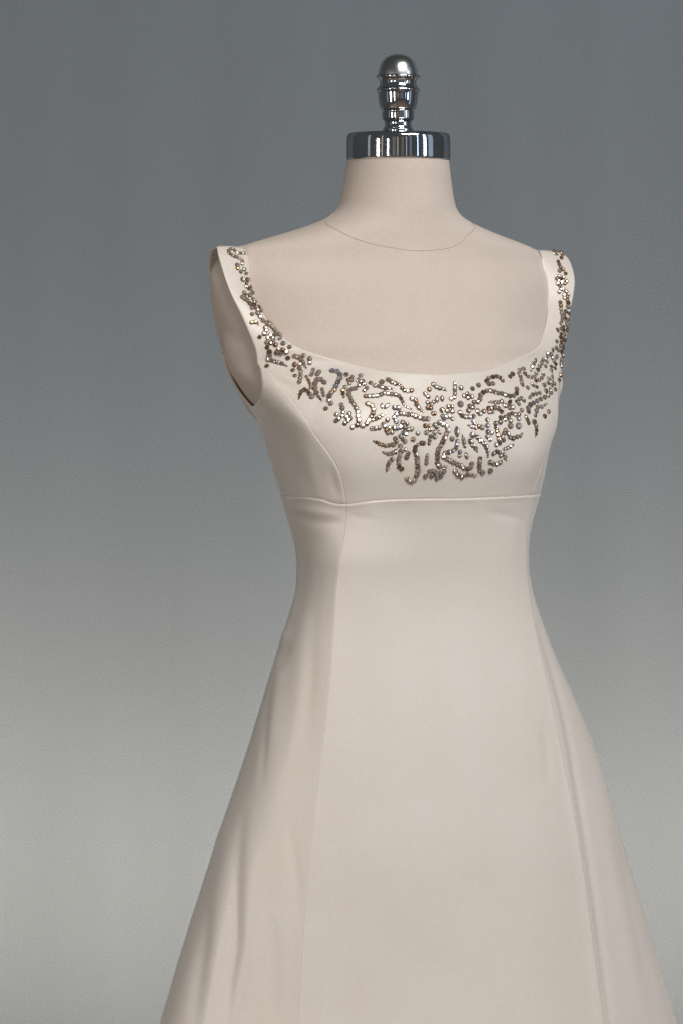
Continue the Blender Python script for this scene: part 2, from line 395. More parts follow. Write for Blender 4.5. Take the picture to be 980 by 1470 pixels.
# shoulder caps
sy  = [354, 358, 362, 368, 376, 386, 400, 430, 480, 530, 570, 590, 604]
sxl = [345, 336, 328, 321, 313.5, 307.5, 304, 306, 315, 331, 347, 358, 372]
sb  = [6, 12, 16, 22, 28, 33, 39, 50, 62, 57, 46, 35, 14]
suc = [226, 226, 226, 226, 226, 226, 226, 226, 222, 214, 205, 198, 194]
fsx, fsb, fuc = pchip(sy, sxl), pchip(sy, sb), pchip(sy, suc)
FormV, FormF = list(V), list(TF)
for s in (-1, 1):
    ry = np.concatenate([np.linspace(354, 400, 22), np.linspace(404, 604, 42)]); an = np.linspace(0, 2*math.pi, 56, endpoint=False)
    VV = []
    for y in ry:
        b = float(fsb(y)); uc = float(fuc(y)); h = 571.5 - uc*CT - 30*ST - float(fsx(y)); au = math.sqrt(max(9.0, h*h-(b*ST)**2))/CT
        n = 2.2
        for t in an:
            c_, s_ = math.cos(t), math.sin(t); r = (abs(c_)**n+abs(s_)**n)**(-1/n)
            VV.append(to_world(s*(uc + au*r*c_), -30 + b*r*s_, y))
    Fs = grid_faces(len(ry), len(an), True) + [tuple(reversed(range(len(an)))), tuple(range((len(ry)-1)*len(an), len(ry)*len(an)))]
    if s > 0: Fs = [f[::-1] for f in Fs]
    b0 = len(FormV); FormV += VV; FormF += [tuple(b0+i for i in f) for f in Fs]
torso = child('torso', FormV, FormF, M_LINEN, form)
bm = bmesh.new(); bm.from_mesh(torso.data); bmesh.ops.recalc_face_normals(bm, faces=bm.faces); bm.to_mesh(torso.data); bm.free()
md = torso.modifiers.new('one_surface', 'REMESH'); md.mode = 'VOXEL'; md.voxel_size = 0.0024; md.use_smooth_shade = True
md = torso.modifiers.new('soften', 'SMOOTH'); md.factor = 0.5; md.iterations = 14
# neck seam: a thin stitched line laid on the linen
def tube(path, rad, nseg=6, closed=False, taper=None):
    path = np.asarray(path, float); n = len(path); VV = []; 
    for i in range(n):
        t = path[(i+1) % n if closed else min(i+1, n-1)] - path[i-1 if (closed or i > 0) else 0]; t /= np.linalg.norm(t)+1e-12
        up = np.array([0, 0, 1.0]) if abs(t[2]) < 0.9 else np.array([1.0, 0, 0])
        a = np.cross(t, up); a /= np.linalg.norm(a); b = np.cross(t, a)
        r = rad if taper is None else rad*taper[i]
        for k in range(nseg):
            w = 2*math.pi*k/nseg; VV.append(path[i] + r*(math.cos(w)*a + math.sin(w)*b))
    return VV, grid_faces(n + 0, nseg, True) + ([(((n-1)*nseg)+k, ((n-1)*nseg)+(k+1) % nseg, (k+1) % nseg, k) for k in range(nseg)] if closed else [])
nsq = [px_to_q(x, y) for x, y in ((467,318),(483,330),(511,343),(554,354),(600,360),(640,357),(660,348.6),(671,337))]
nsq = sorted(nsq); print('neck seam', [(round(a, 2), round(b, 1)) for a, b in nsq])
fns = pchip([-2.0, -1.35] + [a for a, b in nsq if abs(a) < 1.1] + [1.35, 2.0], [298, 303] + [b for a, b in nsq if abs(a) < 1.1] + [303, 298])
sq = np.linspace(-2, 2, 240, endpoint=False); sy0 = fns(sq)
pts = surf(sq, sy0) + surf_normal(sq, sy0)*(0.0)
VV, FF = tube(pts, 0.00042, 6, True)
child('neck_seam', VV, FF, M_THREAD, form)
# lathe
def lathe(prof, seg=72):
    VV = []; pr = prof
    for (r, y) in pr:
        for k in range(seg):
            w = 2*math.pi*k/seg; VV.append((AX + r/PXM*math.cos(w), r/PXM*math.sin(w), float(z_of(y))))
    return VV, grid_faces(len(pr), seg, True)
cap = [(0.5,190.5),(40,190.6),(66,191.0),(70.5,191.8),(73.2,194),(74.2,197.5),(74.6,203),(74.9,226),(74.4,228.6),(73,230.4),(70,231),(0.5,231)]
VV, FF = lathe(cap, 128); capo = child('neck_cap', VV, FF, M_CHROME, form)
mw = capo.modifiers.new('edges', 'WEIGHTED_NORMAL')
zy = lambda p: [(h/4.667, 60+y/4.667) for h, y in p]
base = zy([(96,622),(101,612),(101,587),(99,582),(93,577),(89,560),(88,548),(91,534),(98,525),(105,519),(107,512),(107,474),(105,470),(108,462),(116,448),(124,420),(130,385),(133,350),(136,334)])
ringl = zy([(136,334),(141,331),(145,326),(145,320),(141,315),(133,311)])
neckp = zy([(133,311),(126,300),(121,285),(120,270),(124,257),(133,246)])
ringu = zy([(133,246),(141,243),(145,238),(145,231),(141,226),(134,223)])
dome = zy([(134,223),(132,205),(127,180),(118,152),(106,130),(90,112),(72,99),(56,93),(52,91),(50,88.5),(44,87.5),(0.5,87)])
def densify(p, closed_smooth=True):
    return by_arc(resample(p, 0), max(10, len(p)*3))
VV, FF = lathe(densify(base)); finial = child('finial', VV, FF, M_CHROME, form)
for nm, pr, m_ in (('ring', ringl, M_CHROME), ('collar', neckp, M_CHROME), ('ring', ringu, M_CHROME), ('dome', dome, M_BRUSHED)):
    VV, FF = lathe(densify(pr)); child(nm, VV, FF, m_, finial)

pole = [(0.5, 935), (19, 936), (19, HY+ZE*PXM-30), (26, HY+ZE*PXM-27), (60, HY+ZE*PXM-20), (190, HY+ZE*PXM-9), (200, HY+ZE*PXM-4), (200, HY+ZE*PXM), (0.5, HY+ZE*PXM)]
VV, FF = lathe(pole, 48); child('stand_pole', VV, FF, M_STEEL, form)

# ================================================================ gown
gown = empty('gown', 'ivory satin sleeveless gown with beaded scoop neckline and flared skirt, on dress form', 'gown', (AX, 0, 0))
def waist_y(q):      # row of the under-bust seam, read along the front
    return fw(q)
WPX = [(405,716),(420,715),(440,716),(460,719),(478,725),(496,726),(540,721),(600,718.5),(660,717.5),(720,715.5),(757,713.5),(772,712.5)]
wq = [px_to_q(x, y) for x, y in WPX[1:-1]]
wq = sorted(wq); wq = [(-2.0, wq[0][1]), (-1.3, wq[0][1])] + wq + [(1.3, wq[-1][1]-2), (2.0, wq[0][1])]
fw = pchip([a for a, b in wq], [b for a, b in wq])
# symmetric curves on the viewer's left, (u, v, y0)
NECK3 = [(240,-14,358.5),(239,-4,370),(237,8,400),(232,19,430),(223,33,455),(209,49,480),(187,72,500)]
OUT3 = [(276,-14,357),(278,-4,370),(275,12,400),(268,20,425),(258,28,450),(249,38,478),(243,45,500),(241,48,520)]
def curve3(C, n, s):
    pts = by_arc(resample(C, 0), n); q, e = q_of(s*pts[:, 0], pts[:, 1], pts[:, 2])
    return np.stack([q, pts[:, 2], e], -1)
NECKPX = [(435,500),(465,512),(500,521),(560,533),(625,537.5)]
nq = [px_to_q(x, y) for x, y in NECKPX]
print('neck q', nq)
SEAMPX = [(376,521),(388,536),(405,558),(425,583),(440,605),(449,622),(472,653),(487,680),(493,704),(496,726)]
E0 = float(curve3(OUT3, 50, -1)[-1, 2]); print('strap foot e', E0)
SEAM_E = [1+(E0-1)*f_ for f_ in (1, 0.85, 0.62, 0.38, 0.2, 0.09, 0.02, 0, 0, 0)]
sqp = [px_to_q(x, y, e) for (x, y), e in zip(SEAMPX, SEAM_E)]
fq_seam = None
def side_curves(s):
    """neckline N and outer edge O of the centre front from shoulder to centre, side s"""
    OUT_ = [(u_ + (5 if s > 0 and y_ < 480 else 0), v_, y_) for u_, v_, y_ in OUT3]
    if s > 0: OUT_[0] = (275, -14, 362.5); OUT_[1] = (281, -4, 374)
    n1 = curve3(NECK3, 50, s); n1[:, 2] = np.clip(n1[:, 2], 0.99, 1.004); o1 = curve3(OUT_, 50, s)
    lowN = np.array([(s*abs(q), y, 1.0) for q, y in nq[1:-1]] + [(0.0, nq[-1][1], 1.0)])
    N_all = np.vstack([n1, by_arc(resample(np.vstack([n1[-4], n1[-1], lowN]), 0), 140, (400, 1, 0))])
    # drop the duplicate start
    N2 = by_arc(resample(np.vstack([n1[-1][None], lowN]), 0), 90, (400, 1, 0))
    seam = np.array([(s*abs(q), y, 1.0) for q, y in sqp])
    seam[0] = o1[-1]
    for k_ in range(1, len(seam)): seam[k_, 2] = SEAM_E[k_] if s < 0 else 1+(SEAM_E[k_]-1)*max(0.5, 0.9-0.15*k_)
    S2 = by_arc(resample(seam, 0), 45, (400, 1, 0))
    qe = S2[-1, 0]; ya, yb = S2[0, 1], S2[-1, 1]; S2[:, 1] = ya + (S2[:, 1]-ya)*(float(fw(qe))-ya)/(yb-ya)
    wqv = np.linspace(qe, 0, 46)[1:]; W2 = np.stack([wqv, fw(wqv), np.ones(45)], -1)
    return n1, N2, o1, S2, W2
LADDER = {}
def half(s):
    n1, N2, o1, S2, W2 = side_curves(s)
    Nl = np.vstack([n1, N2[1:]]); Ol = np.vstack([o1, S2[1:], W2[:]])
    k = min(len(Nl), len(Ol)); 
    Nl = Nl[:k] if len(Nl) == k else np.vstack([n1, by_arc(N2, k-50+1, (400, 1, 0))[1:]])
    i0, i1 = 30, 85; kk = np.hanning(27)[1:-1]; kk /= kk.sum(); Ns = Nl.copy()
    for c in range(3): Ns[i0:i1, c] = np.convolve(Nl[i0-12:i1+12, c], kk, 'valid')
    wgt = np.minimum(1, np.minimum(np.arange(i1-i0), np.arange(i1-i0)[::-1])/8.0)[:, None]
    Nl[i0:i1] = Nl[i0:i1]*(1-wgt) + Ns[i0:i1]*wgt
    return Nl, Ol[:k], n1, o1, S2
NL, OL, n1L, o1L, S2L = half(-1); NR, OR, n1R, o1R, S2R = half(1)
SEAM = {-1: S2L, 1: S2R}
Nc = np.vstack([NL, NR[::-1][1:]]); Oc = np.vstack([OL, OR[::-1][1:]])
tt = 0.5-0.5*np.cos(np.linspace(0, math.pi, 56)); tt = 0.6*tt + 0.4*np.linspace(0, 1, 56)
E = Oc[None]*(1-tt[:, None, None]) + Nc[None]*tt[:, None, None]
base_pts = surf(E[..., 0], E[..., 1], E[..., 2]); J = project(base_pts)
wid = np.linalg.norm(base_pts[-1]-base_pts[0], axis=-1)*PXM
strap_mask = np.zeros(E.shape[1]); ns = 50
strap_mask[:ns] = 1; strap_mask[-ns:] = 1
dseam = tt[:, None]*wid[None]; dtop = (1-tt[:, None])*wid[None]
seamd = np.where(strap_mask[None] > 0, 99, dseam)
P = dress_points(E[..., 0], E[..., 1], E[..., 2], seam=seamd)
# straps: gently crowned ribbon, edge rolled under a little
Nn = surf_normal(E[..., 0], E[..., 1])
roll = -0.9*np.exp(-(dtop/1.3)**2)
roll += np.where(strap_mask[None] > 0, -0.8*np.exp(-(dseam/1.3)**2) + 1.3*np.sin(math.pi*tt)[:, None], 0)
roll += -1.3*np.exp(-(np.maximum(0, fw(E[..., 0])-E[..., 1])/2.2)**2)
P = P + Nn*(roll/PXM)[..., None]
# seam allowance: the front runs a little way under the neighbouring panels
ext = np.where(strap_mask[:, None] > 0, 0.0, np.clip(5.0/np.maximum(wid, 1), 0, 0.08)[:, None]); Eo = Oc + (Oc-Nc)*ext
Po = dress_points(Eo[:, 0], Eo[:, 1], Eo[:, 2]) - surf_normal(Eo[:, 0], Eo[:, 1])*(2.0/PXM)
P = np.concatenate([Po[None], P], 0)
def add_solid(o, t=0.0013):
    md = o.modifiers.new('thickness', 'SOLIDIFY'); md.thickness = t; md.offset = -1; md.use_rim = True; return o
def patch(name, P, parent, m, t=0.0013, flip=False):
    f = grid_faces(P.shape[0], P.shape[1])
    if flip: f = [x[::-1] for x in f]
    o = child(name, P.reshape(-1, 3), f, m, parent)
    # make normals face outwards
    me = o.data; c = np.array(AX); 
    ctr = np.mean([[*p.center] for p in me.polygons], 0)
    dirs = sum((Vector((p.center[0]-AX, p.center[1], 0))).dot(Vector((p.normal[0], p.normal[1], 0)))*p.area for p in me.polygons)
    if dirs < 0: me.flip_normals()
    if t: add_solid(o, t)
    return o
front = patch('bodice_front', P, gown, M_SATIN)
# side and back of the bodice
ARM = [(376,521),(374,540),(374.5,556),(372,570),(366,580),(360,584)]
ARM_E = [1+(E0-1)*f_ for f_ in (1, 0.9, 0.72, 0.5, 0.28, 0.12)]
aq = [px_to_q(x, y, e) for (x, y), e in zip(ARM, ARM_E)]
print('arm q', [(round(a, 3), round(b, 1)) for a, b in aq])
def coons(top, bot, lef, rig):
    nv, nh = len(lef), len(top); Pm = np.zeros((nv, nh, 3)); v = np.linspace(0, 1, nv)[:, None, None]; h = np.linspace(0, 1, nh)[None, :, None]
    return (1-v)*top[None]+v*bot[None]+(1-h)*lef[:, None]+h*rig[:, None]-((1-v)*(1-h)*top[0]+(1-v)*h*top[-1]+v*(1-h)*bot[0]+v*h*bot[-1])
QB = 1.25
for s in (-1, 1):
    S2 = SEAM[s]; qs = -s
    lef = S2; nv = len(S2)
    lowq = abs(aq[-1][0])
    t_pts = [lef[0]] + [np.array((s*abs(q), y, e if s < 0 else 1+(e-1)*0.7)) for (q, y), e in list(zip(aq, ARM_E))[1:]]
    if lowq < 1.02: t_pts.append(np.array((s*1.04, aq[-1][1]+1, 1.0)))
    t_pts += [np.array((s*1.12, 572, 1.01)), np.array((s*1.19, 545, 1.02)), np.array((s*QB, 505, 1.02))]
    top = by_arc(resample(np.array(t_pts), 0), 70, (400, 1, 0)); 
    rig = np.stack([np.full(nv, s*QB), np.linspace(top[-1, 1], fw(s*QB), nv), np.ones(nv)], -1); rig[0] = top[-1]
    bq = np.linspace(lef[-1, 0], s*QB, 70); bot = np.stack([bq, fw(bq), np.ones(70)], -1)
    E = coons(top, bot, lef, rig)
    B0 = surf(E[..., 0], E[..., 1], E[..., 2]); ds = np.concatenate([np.zeros((nv, 1)), np.cumsum(np.linalg.norm(np.diff(B0, axis=1), axis=-1), axis=1)], 1)*PXM
    dt = np.concatenate([np.zeros((1, 70)), np.cumsum(np.linalg.norm(np.diff(B0, axis=0), axis=-1), axis=0)], 0)*PXM
    P = dress_points(E[..., 0], E[..., 1], E[..., 2], seam=ds)
    P = P + surf_normal(E[..., 0], E[..., 1])*((-1.2*np.exp(-(dt/1.8)**2) - 1.3*np.exp(-(np.maximum(0, fw(E[..., 0])-E[..., 1])/2.2)**2))/PXM)[..., None]
    patch('bodice_side', P, gown, M_SATIN)
# back of the bodice with low neckline
qb = np.linspace(QB, 4-QB, 90); tq = np.abs(qb-2)/(2-QB)
topb = 560 - 55*smoothstep(0.35, 1.0, tq)
E = np.stack([np.stack([np.where(qb > 2, qb-4, qb), topb*(1-w)+fw(np.where(qb > 2, qb-4, qb))*w, np.ones(90)], -1) for w in np.linspace(0, 1, 40)])
patch('bodice_back', dress_points(E[..., 0], E[..., 1]), gown, M_SATIN)
# back halves of the straps, shoulder ridge down to the back bodice
for s in (-1, 1):
    inn = by_arc(resample([(240,-14,358.5),(238,-34,358),(233,-58,368),(224,-80,395),(212,-96,440),(196,-108,500),(190,-113,530)], 0), 40)
    out = by_arc(resample([(276,-14,357) if s < 0 else (275,-14,362.5),(275,-36,359) if s < 0 else (274,-36,364),(270,-58,370),(262,-78,398),(246,-88,440),(230,-92,500),(226,-94,530)], 0), 40)
    w = np.linspace(0, 1, 12)[:, None, None]; C = inn[None]*(1-w)+out[None]*w
    P = to_world(s*C[..., 0], C[..., 1], C[..., 2]); P[..., 2] += 0.0017*np.sin(np.pi*w[..., 0])
    patch('back_strap', P, gown, M_SATIN)
# skirt panels
hem = HY + ZE*PXM - 4
yr = np.concatenate([np.linspace(0, 1, 240)[:-1]*(1480-712)+712, np.linspace(1480, hem, 40)])
def q_seam(y0, s=1):
    yc = np.clip(y0, 606, 1470); u, v = fsu(yc), fsv(yc)
    q, e = q_of(s*u, v, yc); return q
q_seamL = lambda y: q_seam(y, -1)
def skirt(name, qa, qb_, nh, da, db):
    """panel between q curves qa(y), qb(y); da/db: is that edge a seam"""
    h = 0.5-0.5*np.cos(np.linspace(0, math.pi, nh)); h = 0.5*h+0.5*np.linspace(0, 1, nh)
    Yt = []
    Qm = qa(yr)[:, None]*(1-h)[None] + qb_(yr)[:, None]*h[None]
    Qw = np.where(Qm > 2, Qm-4, Qm)
    w0 = fw(Qw[0]) - 1.8
    t = ((yr-yr[0])/(yr[-1]-yr[0]))[:, None]
    Ym = (w0[None]+0)*(1-t) + yr[-1]*t
    Qm = np.stack([qa(Ym[:, j])*(1-h[j]) + qb_(Ym[:, j])*h[j] for j in range(nh)], 1); Qw = np.where(Qm > 2, Qm-4, Qm)
    B0 = surf(Qw, Ym); seg = np.linalg.norm(np.diff(B0, axis=1), axis=-1)*PXM
    d0 = np.concatenate([np.zeros((len(yr), 1)), np.cumsum(seg, 1)], 1); d1 = d0[:, -1:]-d0
    sd = np.minimum(d0 if da else 999, d1 if db else 999)
    dw = (Ym - w0[None])
    lip = (0.65+0.35*np.sin(Qw*23)+0.2*np.sin(Qw*61+1))*np.exp(-(dw/4)**2)
    # the pressed princess seams stand up as soft ridges, more on the viewer's left
    fade = smoothstep(722, 800, Ym)*(1-0.3*smoothstep(1150, 1500, Ym))
    if name == 'skirt_front': ridge = 18.0*np.exp(-d0/100.0) + 3.0*np.exp(-d1/50.0)
    elif name == 'skirt_side': ridge = np.where(Qw < 0, 18.0*np.exp(-d0/36.0), 3.0*np.exp(-d0/20.0))
    else: ridge = 0*d0
    P = dress_points(Qw, Ym, seam=sd, extra=lip + ridge*fade)
    P[-1, :, 2] = np.maximum(P[-1, :, 2], 0.0)
    return patch(name, P, gown, M_SATIN, 0.0012)
c1 = lambda k: (lambda y: np.full_like(np.asarray(y, float), k))
skirt('skirt_front', q_seamL, q_seam, 110, True, True)
skirt('skirt_side', q_seamL, c1(-1.12), 90, True, True)
skirt('skirt_side', q_seam, c1(1.12), 60, True, True)
skirt('skirt_back', c1(1.12), c1(2.88), 70, True, True)

# ================================================================ beadwork
bpy.context.view_layer.update()
def bvh_of(objs):
    V, Fc = [], []
    for o in objs:
        b = len(V); V += [v.co.copy() for v in o.data.vertices]; Fc += [tuple(b+i for i in p.vertices) for p in o.data.polygons]
    return BVHTree.FromPolygons(V, Fc)
tree = bvh_of([o for o in gown.children if o.name.startswith('bodice')])
CAMP = Vector((0, -DIST, ZE))
def on_dress(px, py):
    d = Vector(((px-490)/F, 1.0, -(py-HY)/F)).normalized()
    for dx in (0, -2, -4, -7, 2, 4):
        dd = Vector(((px+dx-490)/F, 1.0, -(py-HY)/F)).normalized()
        loc, no, i, dist = tree.ray_cast(CAMP, dd)
        if loc is not None and loc.y < 0.2:
            if no.dot(dd) > 0: no = -no
            return loc, no
    return None, None
# traced on the photograph: tile origin; lines 'kind colour radius taper : points' (points in tenths of a photograph pixel)
TILES = {
'A': (310,345,"""
c. 2.5 0:390,185 300,180 235,125 180,140 180,180 250,225 320,250 370,300 360,350
db 3:297,350
dg 2.8:300,395 345,445
d. 2.7:395,410
lg 2.4:395,480 465,460
dp 3.4:372,550 440,555
c. 2.8 0:425,605 425,650 455,680 490,690 515,740
lg 1.8:520,695 547,625
d. 2.9:395,740 365,800 430,785 480,770 440,850 470,890 520,830 540,870 400,830
l. 2.6:540,820 605,745
l. 2.6:560,880 640,850
d. 2.8:500,945 550,950 610,960 650,940"""),
'B': (350,435,"""
d. 2.9:110,70 140,30 200,60 250,70 190,100 230,110
dg 2.8:112,158
db 3:190,145 225,195 265,250
cg 2.8 1:110,275 165,270 215,315
d. 3.8:330,285
c. 3 0:390,300 440,320 490,370 500,420 470,455 430,440
d. 3:420,350
d. 3:300,350 310,385 280,435 375,450 400,490 320,555 370,565 325,625 410,520
lb 3:330,440 335,530
dk 2.8:220,480
l. 2.8:480,530 600,465
d. 3.2:550,570 440,590
d. 2.7:640,620
d. 3.1:460,700 510,710 480,655 540,660 590,690
d. 3.7:360,690 355,740 350,785
c. 3 1:390,810 440,825 520,850 600,890
dk 3:615,775
lk 3.2:325,915 318,860"""),
'C': (410,500,"""
c. 3.2 1:125,110 185,130 230,180 285,285
d. 2.8:248,98
c. 3 1:333,150 335,190 335,245
l. 3:125,275 118,190
c. 3 0:195,230 190,280 208,330 205,400 190,475
dk 2.6:97,312 127,390
ck 3 1:330,640 290,590 240,590 205,640 180,715
d. 3.4:365,680
c. 2.6 0:385,300 375,340 350,390
d. 3.1:463,335 440,370
cg 2 0:285,400 310,450 335,500 350,560
lg 1.8:345,470 285,425
c. 3.4 1:535,480 490,440 430,450 405,520 415,590 450,670 515,750
c. 2.6 2:505,560 520,620 530,680
cb 3.5 0:655,320 730,335 765,390 745,450 710,515 675,590 625,640 600,705 615,765 670,805
dk 3:560,850"""),
'D': (470,520,"""
d. 3.2:258,178
dp 2.9:290,250 345,210 345,255 305,298
d. 3:245,350
cg 2.8 1:205,400 215,450 225,510
cp 3.4 0:395,370 320,385 285,430 310,480 335,545 390,620 425,690 430,770 450,840
d. 3.3:350,915 420,885
c. 3.4 0:500,895 550,870 590,810 630,740 650,690 630,620 580,590 540,590
c. 3 1:640,810 700,790 760,750 825,715
c. 3 0:190,600 205,660 210,715 195,770
l. 3.2:125,770 118,700
dk 2.9:115,825 150,800
d. 3:300,725 262,770 320,790 240,860 280,820
d. 2.9:470,190 450,325 515,305 500,265 470,270
l. 2.8:420,290 440,220
d. 2.7:555,365 520,400
lk 3:600,265 615,320
dp 3.7:765,280
c. 3 1:670,330 740,345 820,370 880,365 930,390
l. 2.5:770,660 765,575
l. 2.5:795,660 875,575"""),
'E': (530,520,"""
c. 3.2 1:-50,480 30,478 95,475 150,465 205,435 280,450 350,455 410,470 450,520 490,600 540,640 605,665
c. 3.3 1:270,250 345,295 410,310 455,325
c. 3 0:460,365 495,400 545,405 600,395 600,355
c. 3.2 1:600,515 650,540 665,600 710,660 770,705
d. 3.3:355,640 410,645
cb 3.4 0:375,830 350,780 390,730 450,720 520,735 590,735 660,765 735,790 800,800 865,785
lk 3.2:865,705 935,740"""),
'F': (530,600,"""
c. 3 0:40,150 105,145 170,135
d. 2.9:255,30 200,85 215,120 285,140 240,175 260,210 320,205
db 3.3:355,140 390,142
l. 2.6:350,5 390,55
d. 3.2:470,65 440,125
l. 2.8:505,75 560,95
c. 3 0:500,140 550,160 620,150
d. 3.1:520,220 480,205
c. 3 0:440,255 470,300 520,345
d. 3:680,215
d. 3.3:615,300
cg 2.8 3:320,370 250,390 180,375 110,345 50,320
d. 3.1:340,375 365,290 382,332
c. 3.2 1:435,395 425,440 375,470 300,500 240,500 180,470
d. 2.3:470,470 510,440
d. 3.2:525,550 545,500
c. 3 1:320,580 270,640 260,690 245,755
c. 3.2 0:430,530 410,590 420,650 425,700 480,720
d. 3.1:645,410 760,355 730,352
l. 2.4:660,400 705,350
c. 3.6 0:640,455 665,530 675,600 675,660 685,740 665,800
c. 3 0:530,850 570,895 620,890 650,850
cp 2.8 2:815,510 805,590 800,660
d. 3:785,110 850,115 920,95 945,125 855,160 800,205 915,200
c. 3 1:860,260 845,330 835,395
d. 3:920,265"""),
'G': (600,530,"""
c. 3.2 1:215,215 250,250 300,270 345,275 395,310
dg 3:155,285
c. 3 0:100,350 130,380 175,415
d. 2.9:130,470 185,490 220,460 135,545 180,550
l. 2.7:260,370 270,475
l. 3:330,370 340,460
cp 3 0:515,200 515,260 515,330 510,390 460,420
db 3.2:600,265
d. 3.3:760,275
d. 3.3:845,225
d. 3:645,375 690,345 700,405 750,385
d. 4:592,492
db 3.7:338,575
d. 3:425,525 412,590 478,595
l. 3:455,505 500,550
db 3.2:360,690 390,670
d. 2.8:440,670 480,700 340,660
lk 3.2:200,595 250,650
c. 3.2 0:585,610 610,655 670,670 720,670 780,660
d. 2.7:765,725 785,755
c. 3 1:850,805 800,822 745,805 690,785
d. 3.4:895,820"""),
'H': (600,605,"""
c. 3.5 0:300,15 345,40 400,70 415,130 385,190 355,265 320,330 285,390 270,450 270,520 270,590 300,630
l. 2.4:275,120 325,185
l. 3.6:550,225 535,65
d. 3.4:475,245
c. 2.9 3:655,340 640,280 622,195
c. 3 0:550,280 540,340 515,415
d. 2.6:487,410
c. 2.8 0:585,430 580,515
l. 2.7:690,535 662,430
c. 3.3 0:430,430 370,450 360,500 430,540 520,590 600,620 670,670 740,640 750,575
c. 3.3 0:520,700 570,760 640,785
c. 2.8 0:690,745 740,745 805,760
cb 3.3 0:865,520 860,580 855,640 865,690 905,720
d. 3.4:105,770
c. 3.2 0:160,700 220,690 245,720
d. 3.1:190,770 265,740 265,800 320,770 360,700 310,720
l. 2.6:340,665 408,622"""),
'I': (670,520,"""
c. 3.2 0:500,260 440,205 370,210 310,220 270,270 310,310 390,295
dg 3.3:605,205 640,170
c. 3.4 0:150,560 190,500 190,450 240,420 300,400 370,415 430,435 500,445 560,470 630,480 690,450 700,380
d. 3.2:95,565 35,620 80,635 20,680
cb 3.2 0:150,690 170,730 210,700 260,680
c. 3 1:490,550 420,570 360,560 305,565
c. 3.3 0:340,650 400,640 450,660 480,690 520,720
d. 3.2:310,700 350,695 300,650
d. 3.3:535,610 600,640 640,635
l. 2.9:575,605 625,530
c. 3 0:540,770 590,740 640,720 690,740 740,730
d. 3.1:770,675 725,795
d. 3.4:475,780 470,845
d. 3:590,790 612,825 540,805
d. 3.8:610,895
d. 4:725,895
d. 3.2:285,810 285,890
db 2.9:730,525 700,555 765,510 800,545 730,590"""),
'J': (670,600,"""
d. 4.2:75,240
c. 3.2 1:45,330 75,375 120,430 150,485
c. 3.3 1:150,275 200,330 250,370 280,440 290,500 290,555
d. 3:290,190 345,210
c. 3.1 0:285,260 320,300 345,330
c. 3.4 0:400,75 415,150 435,225 445,290 460,350 390,385
c. 3.1 0:540,170 520,220 505,260 520,320
c. 3.2 1:580,220 600,270 650,285 700,265 750,255 790,195
c. 2.8 2:515,440 580,415 660,375
c. 3 0:370,500 410,470 465,490 480,560
c. 2.8 1:525,510 540,560 555,600
c. 3.2 0:320,620 400,650 470,620
d. 3.2:325,740"""),
'K': (735,490,"""
cp 3.2 0:155,390 105,400 95,460 120,520 130,590 160,640
d. 3:215,655
c. 3.2 0:175,460 200,490 250,510 310,500 340,440 370,380 410,310 430,260
c. 3 0:330,560 390,540 430,490 430,430
cp 3.1 2:335,250 290,330 262,425
lg 2.8:250,595 320,640
lg 2.8:305,625 365,660
d. 2.8:460,250 485,290 465,355
l. 2.4:490,145 500,245
c. 3 0:545,180 570,250 600,310 620,350
lk 2.6:575,355 618,408
dk 2.7:545,360 545,415
lk 2.5:552,90 582,152
c. 2.9 0:680,330 715,350 748,335 755,270 745,205
dk 2.9:675,480 655,550
c. 2.6 3:560,545 565,455
d. 2.9:510,530 500,590 550,620 590,600 530,680 600,680
d. 3.1:445,620 470,700
c. 3 2:235,805 290,750 370,735 412,720
cb 3.5 0:540,720 490,770 430,800 350,840 280,880 230,910 220,950"""),
'L': (745,540,"""
d. 3:130,500
c. 3.2 1:240,490 250,440 320,430 385,388
d. 2.8:225,555
c. 3 2:88,555 115,620 148,695
d. 3.7:210,645
c. 3 1:235,700 240,770 230,850
l. 3:400,525 420,475
dk 3:355,565"""),
'M': (760,345,"""
cg 2.8 0:345,155 410,165 460,190 450,240 430,270
lk 2:320,195 410,208
ck 2.7 0:400,300 410,330 425,365 450,405
dg 2.8:470,415 420,430
dg 2.7:505,470
d. 2.6:380,540 415,505 440,545 475,525 450,595 410,570 520,580 495,610 395,610
d. 2.7:430,640 440,690 415,730
c. 2.8 0:470,690 510,720 540,760
c. 2.6 0:485,770 490,830
c. 2.8 0:530,800 530,850
c. 3.5 0:540,880 540,950"""),
'N': (760,425,"""
cg 2.9 0:430,90 440,160 440,190
d. 2.7:505,215 548,245
cp 2.9 0:450,240 460,320 440,390
c. 2.6 0:490,270 510,350 522,430 522,500
d. 2.5:540,335 540,380
d. 2.7:470,430 475,480 440,460
lk 2.5:375,445 408,515
dg 2.9:440,530 490,540 430,580 470,600 495,620 440,650 380,640
d. 2.9:430,700 470,670 485,730 370,730 400,760 440,780 470,800 380,850
lk 2.6:315,725 332,792"""),
}
MIXES = {'.': ['clear']*4+['champ']*5+['grey']*4+['pink']*3+['brown']*2+['blue'], 'b': ['blue']*3+['clear']*3+['grey']*4+['champ']*3, 'g': ['gold']*6+['champ']*3+['brown'],
         'k': ['brown']*5+['grey']*2+['gold']*2, 'p': ['pink']*5+['clear']*4+['champ']*3}
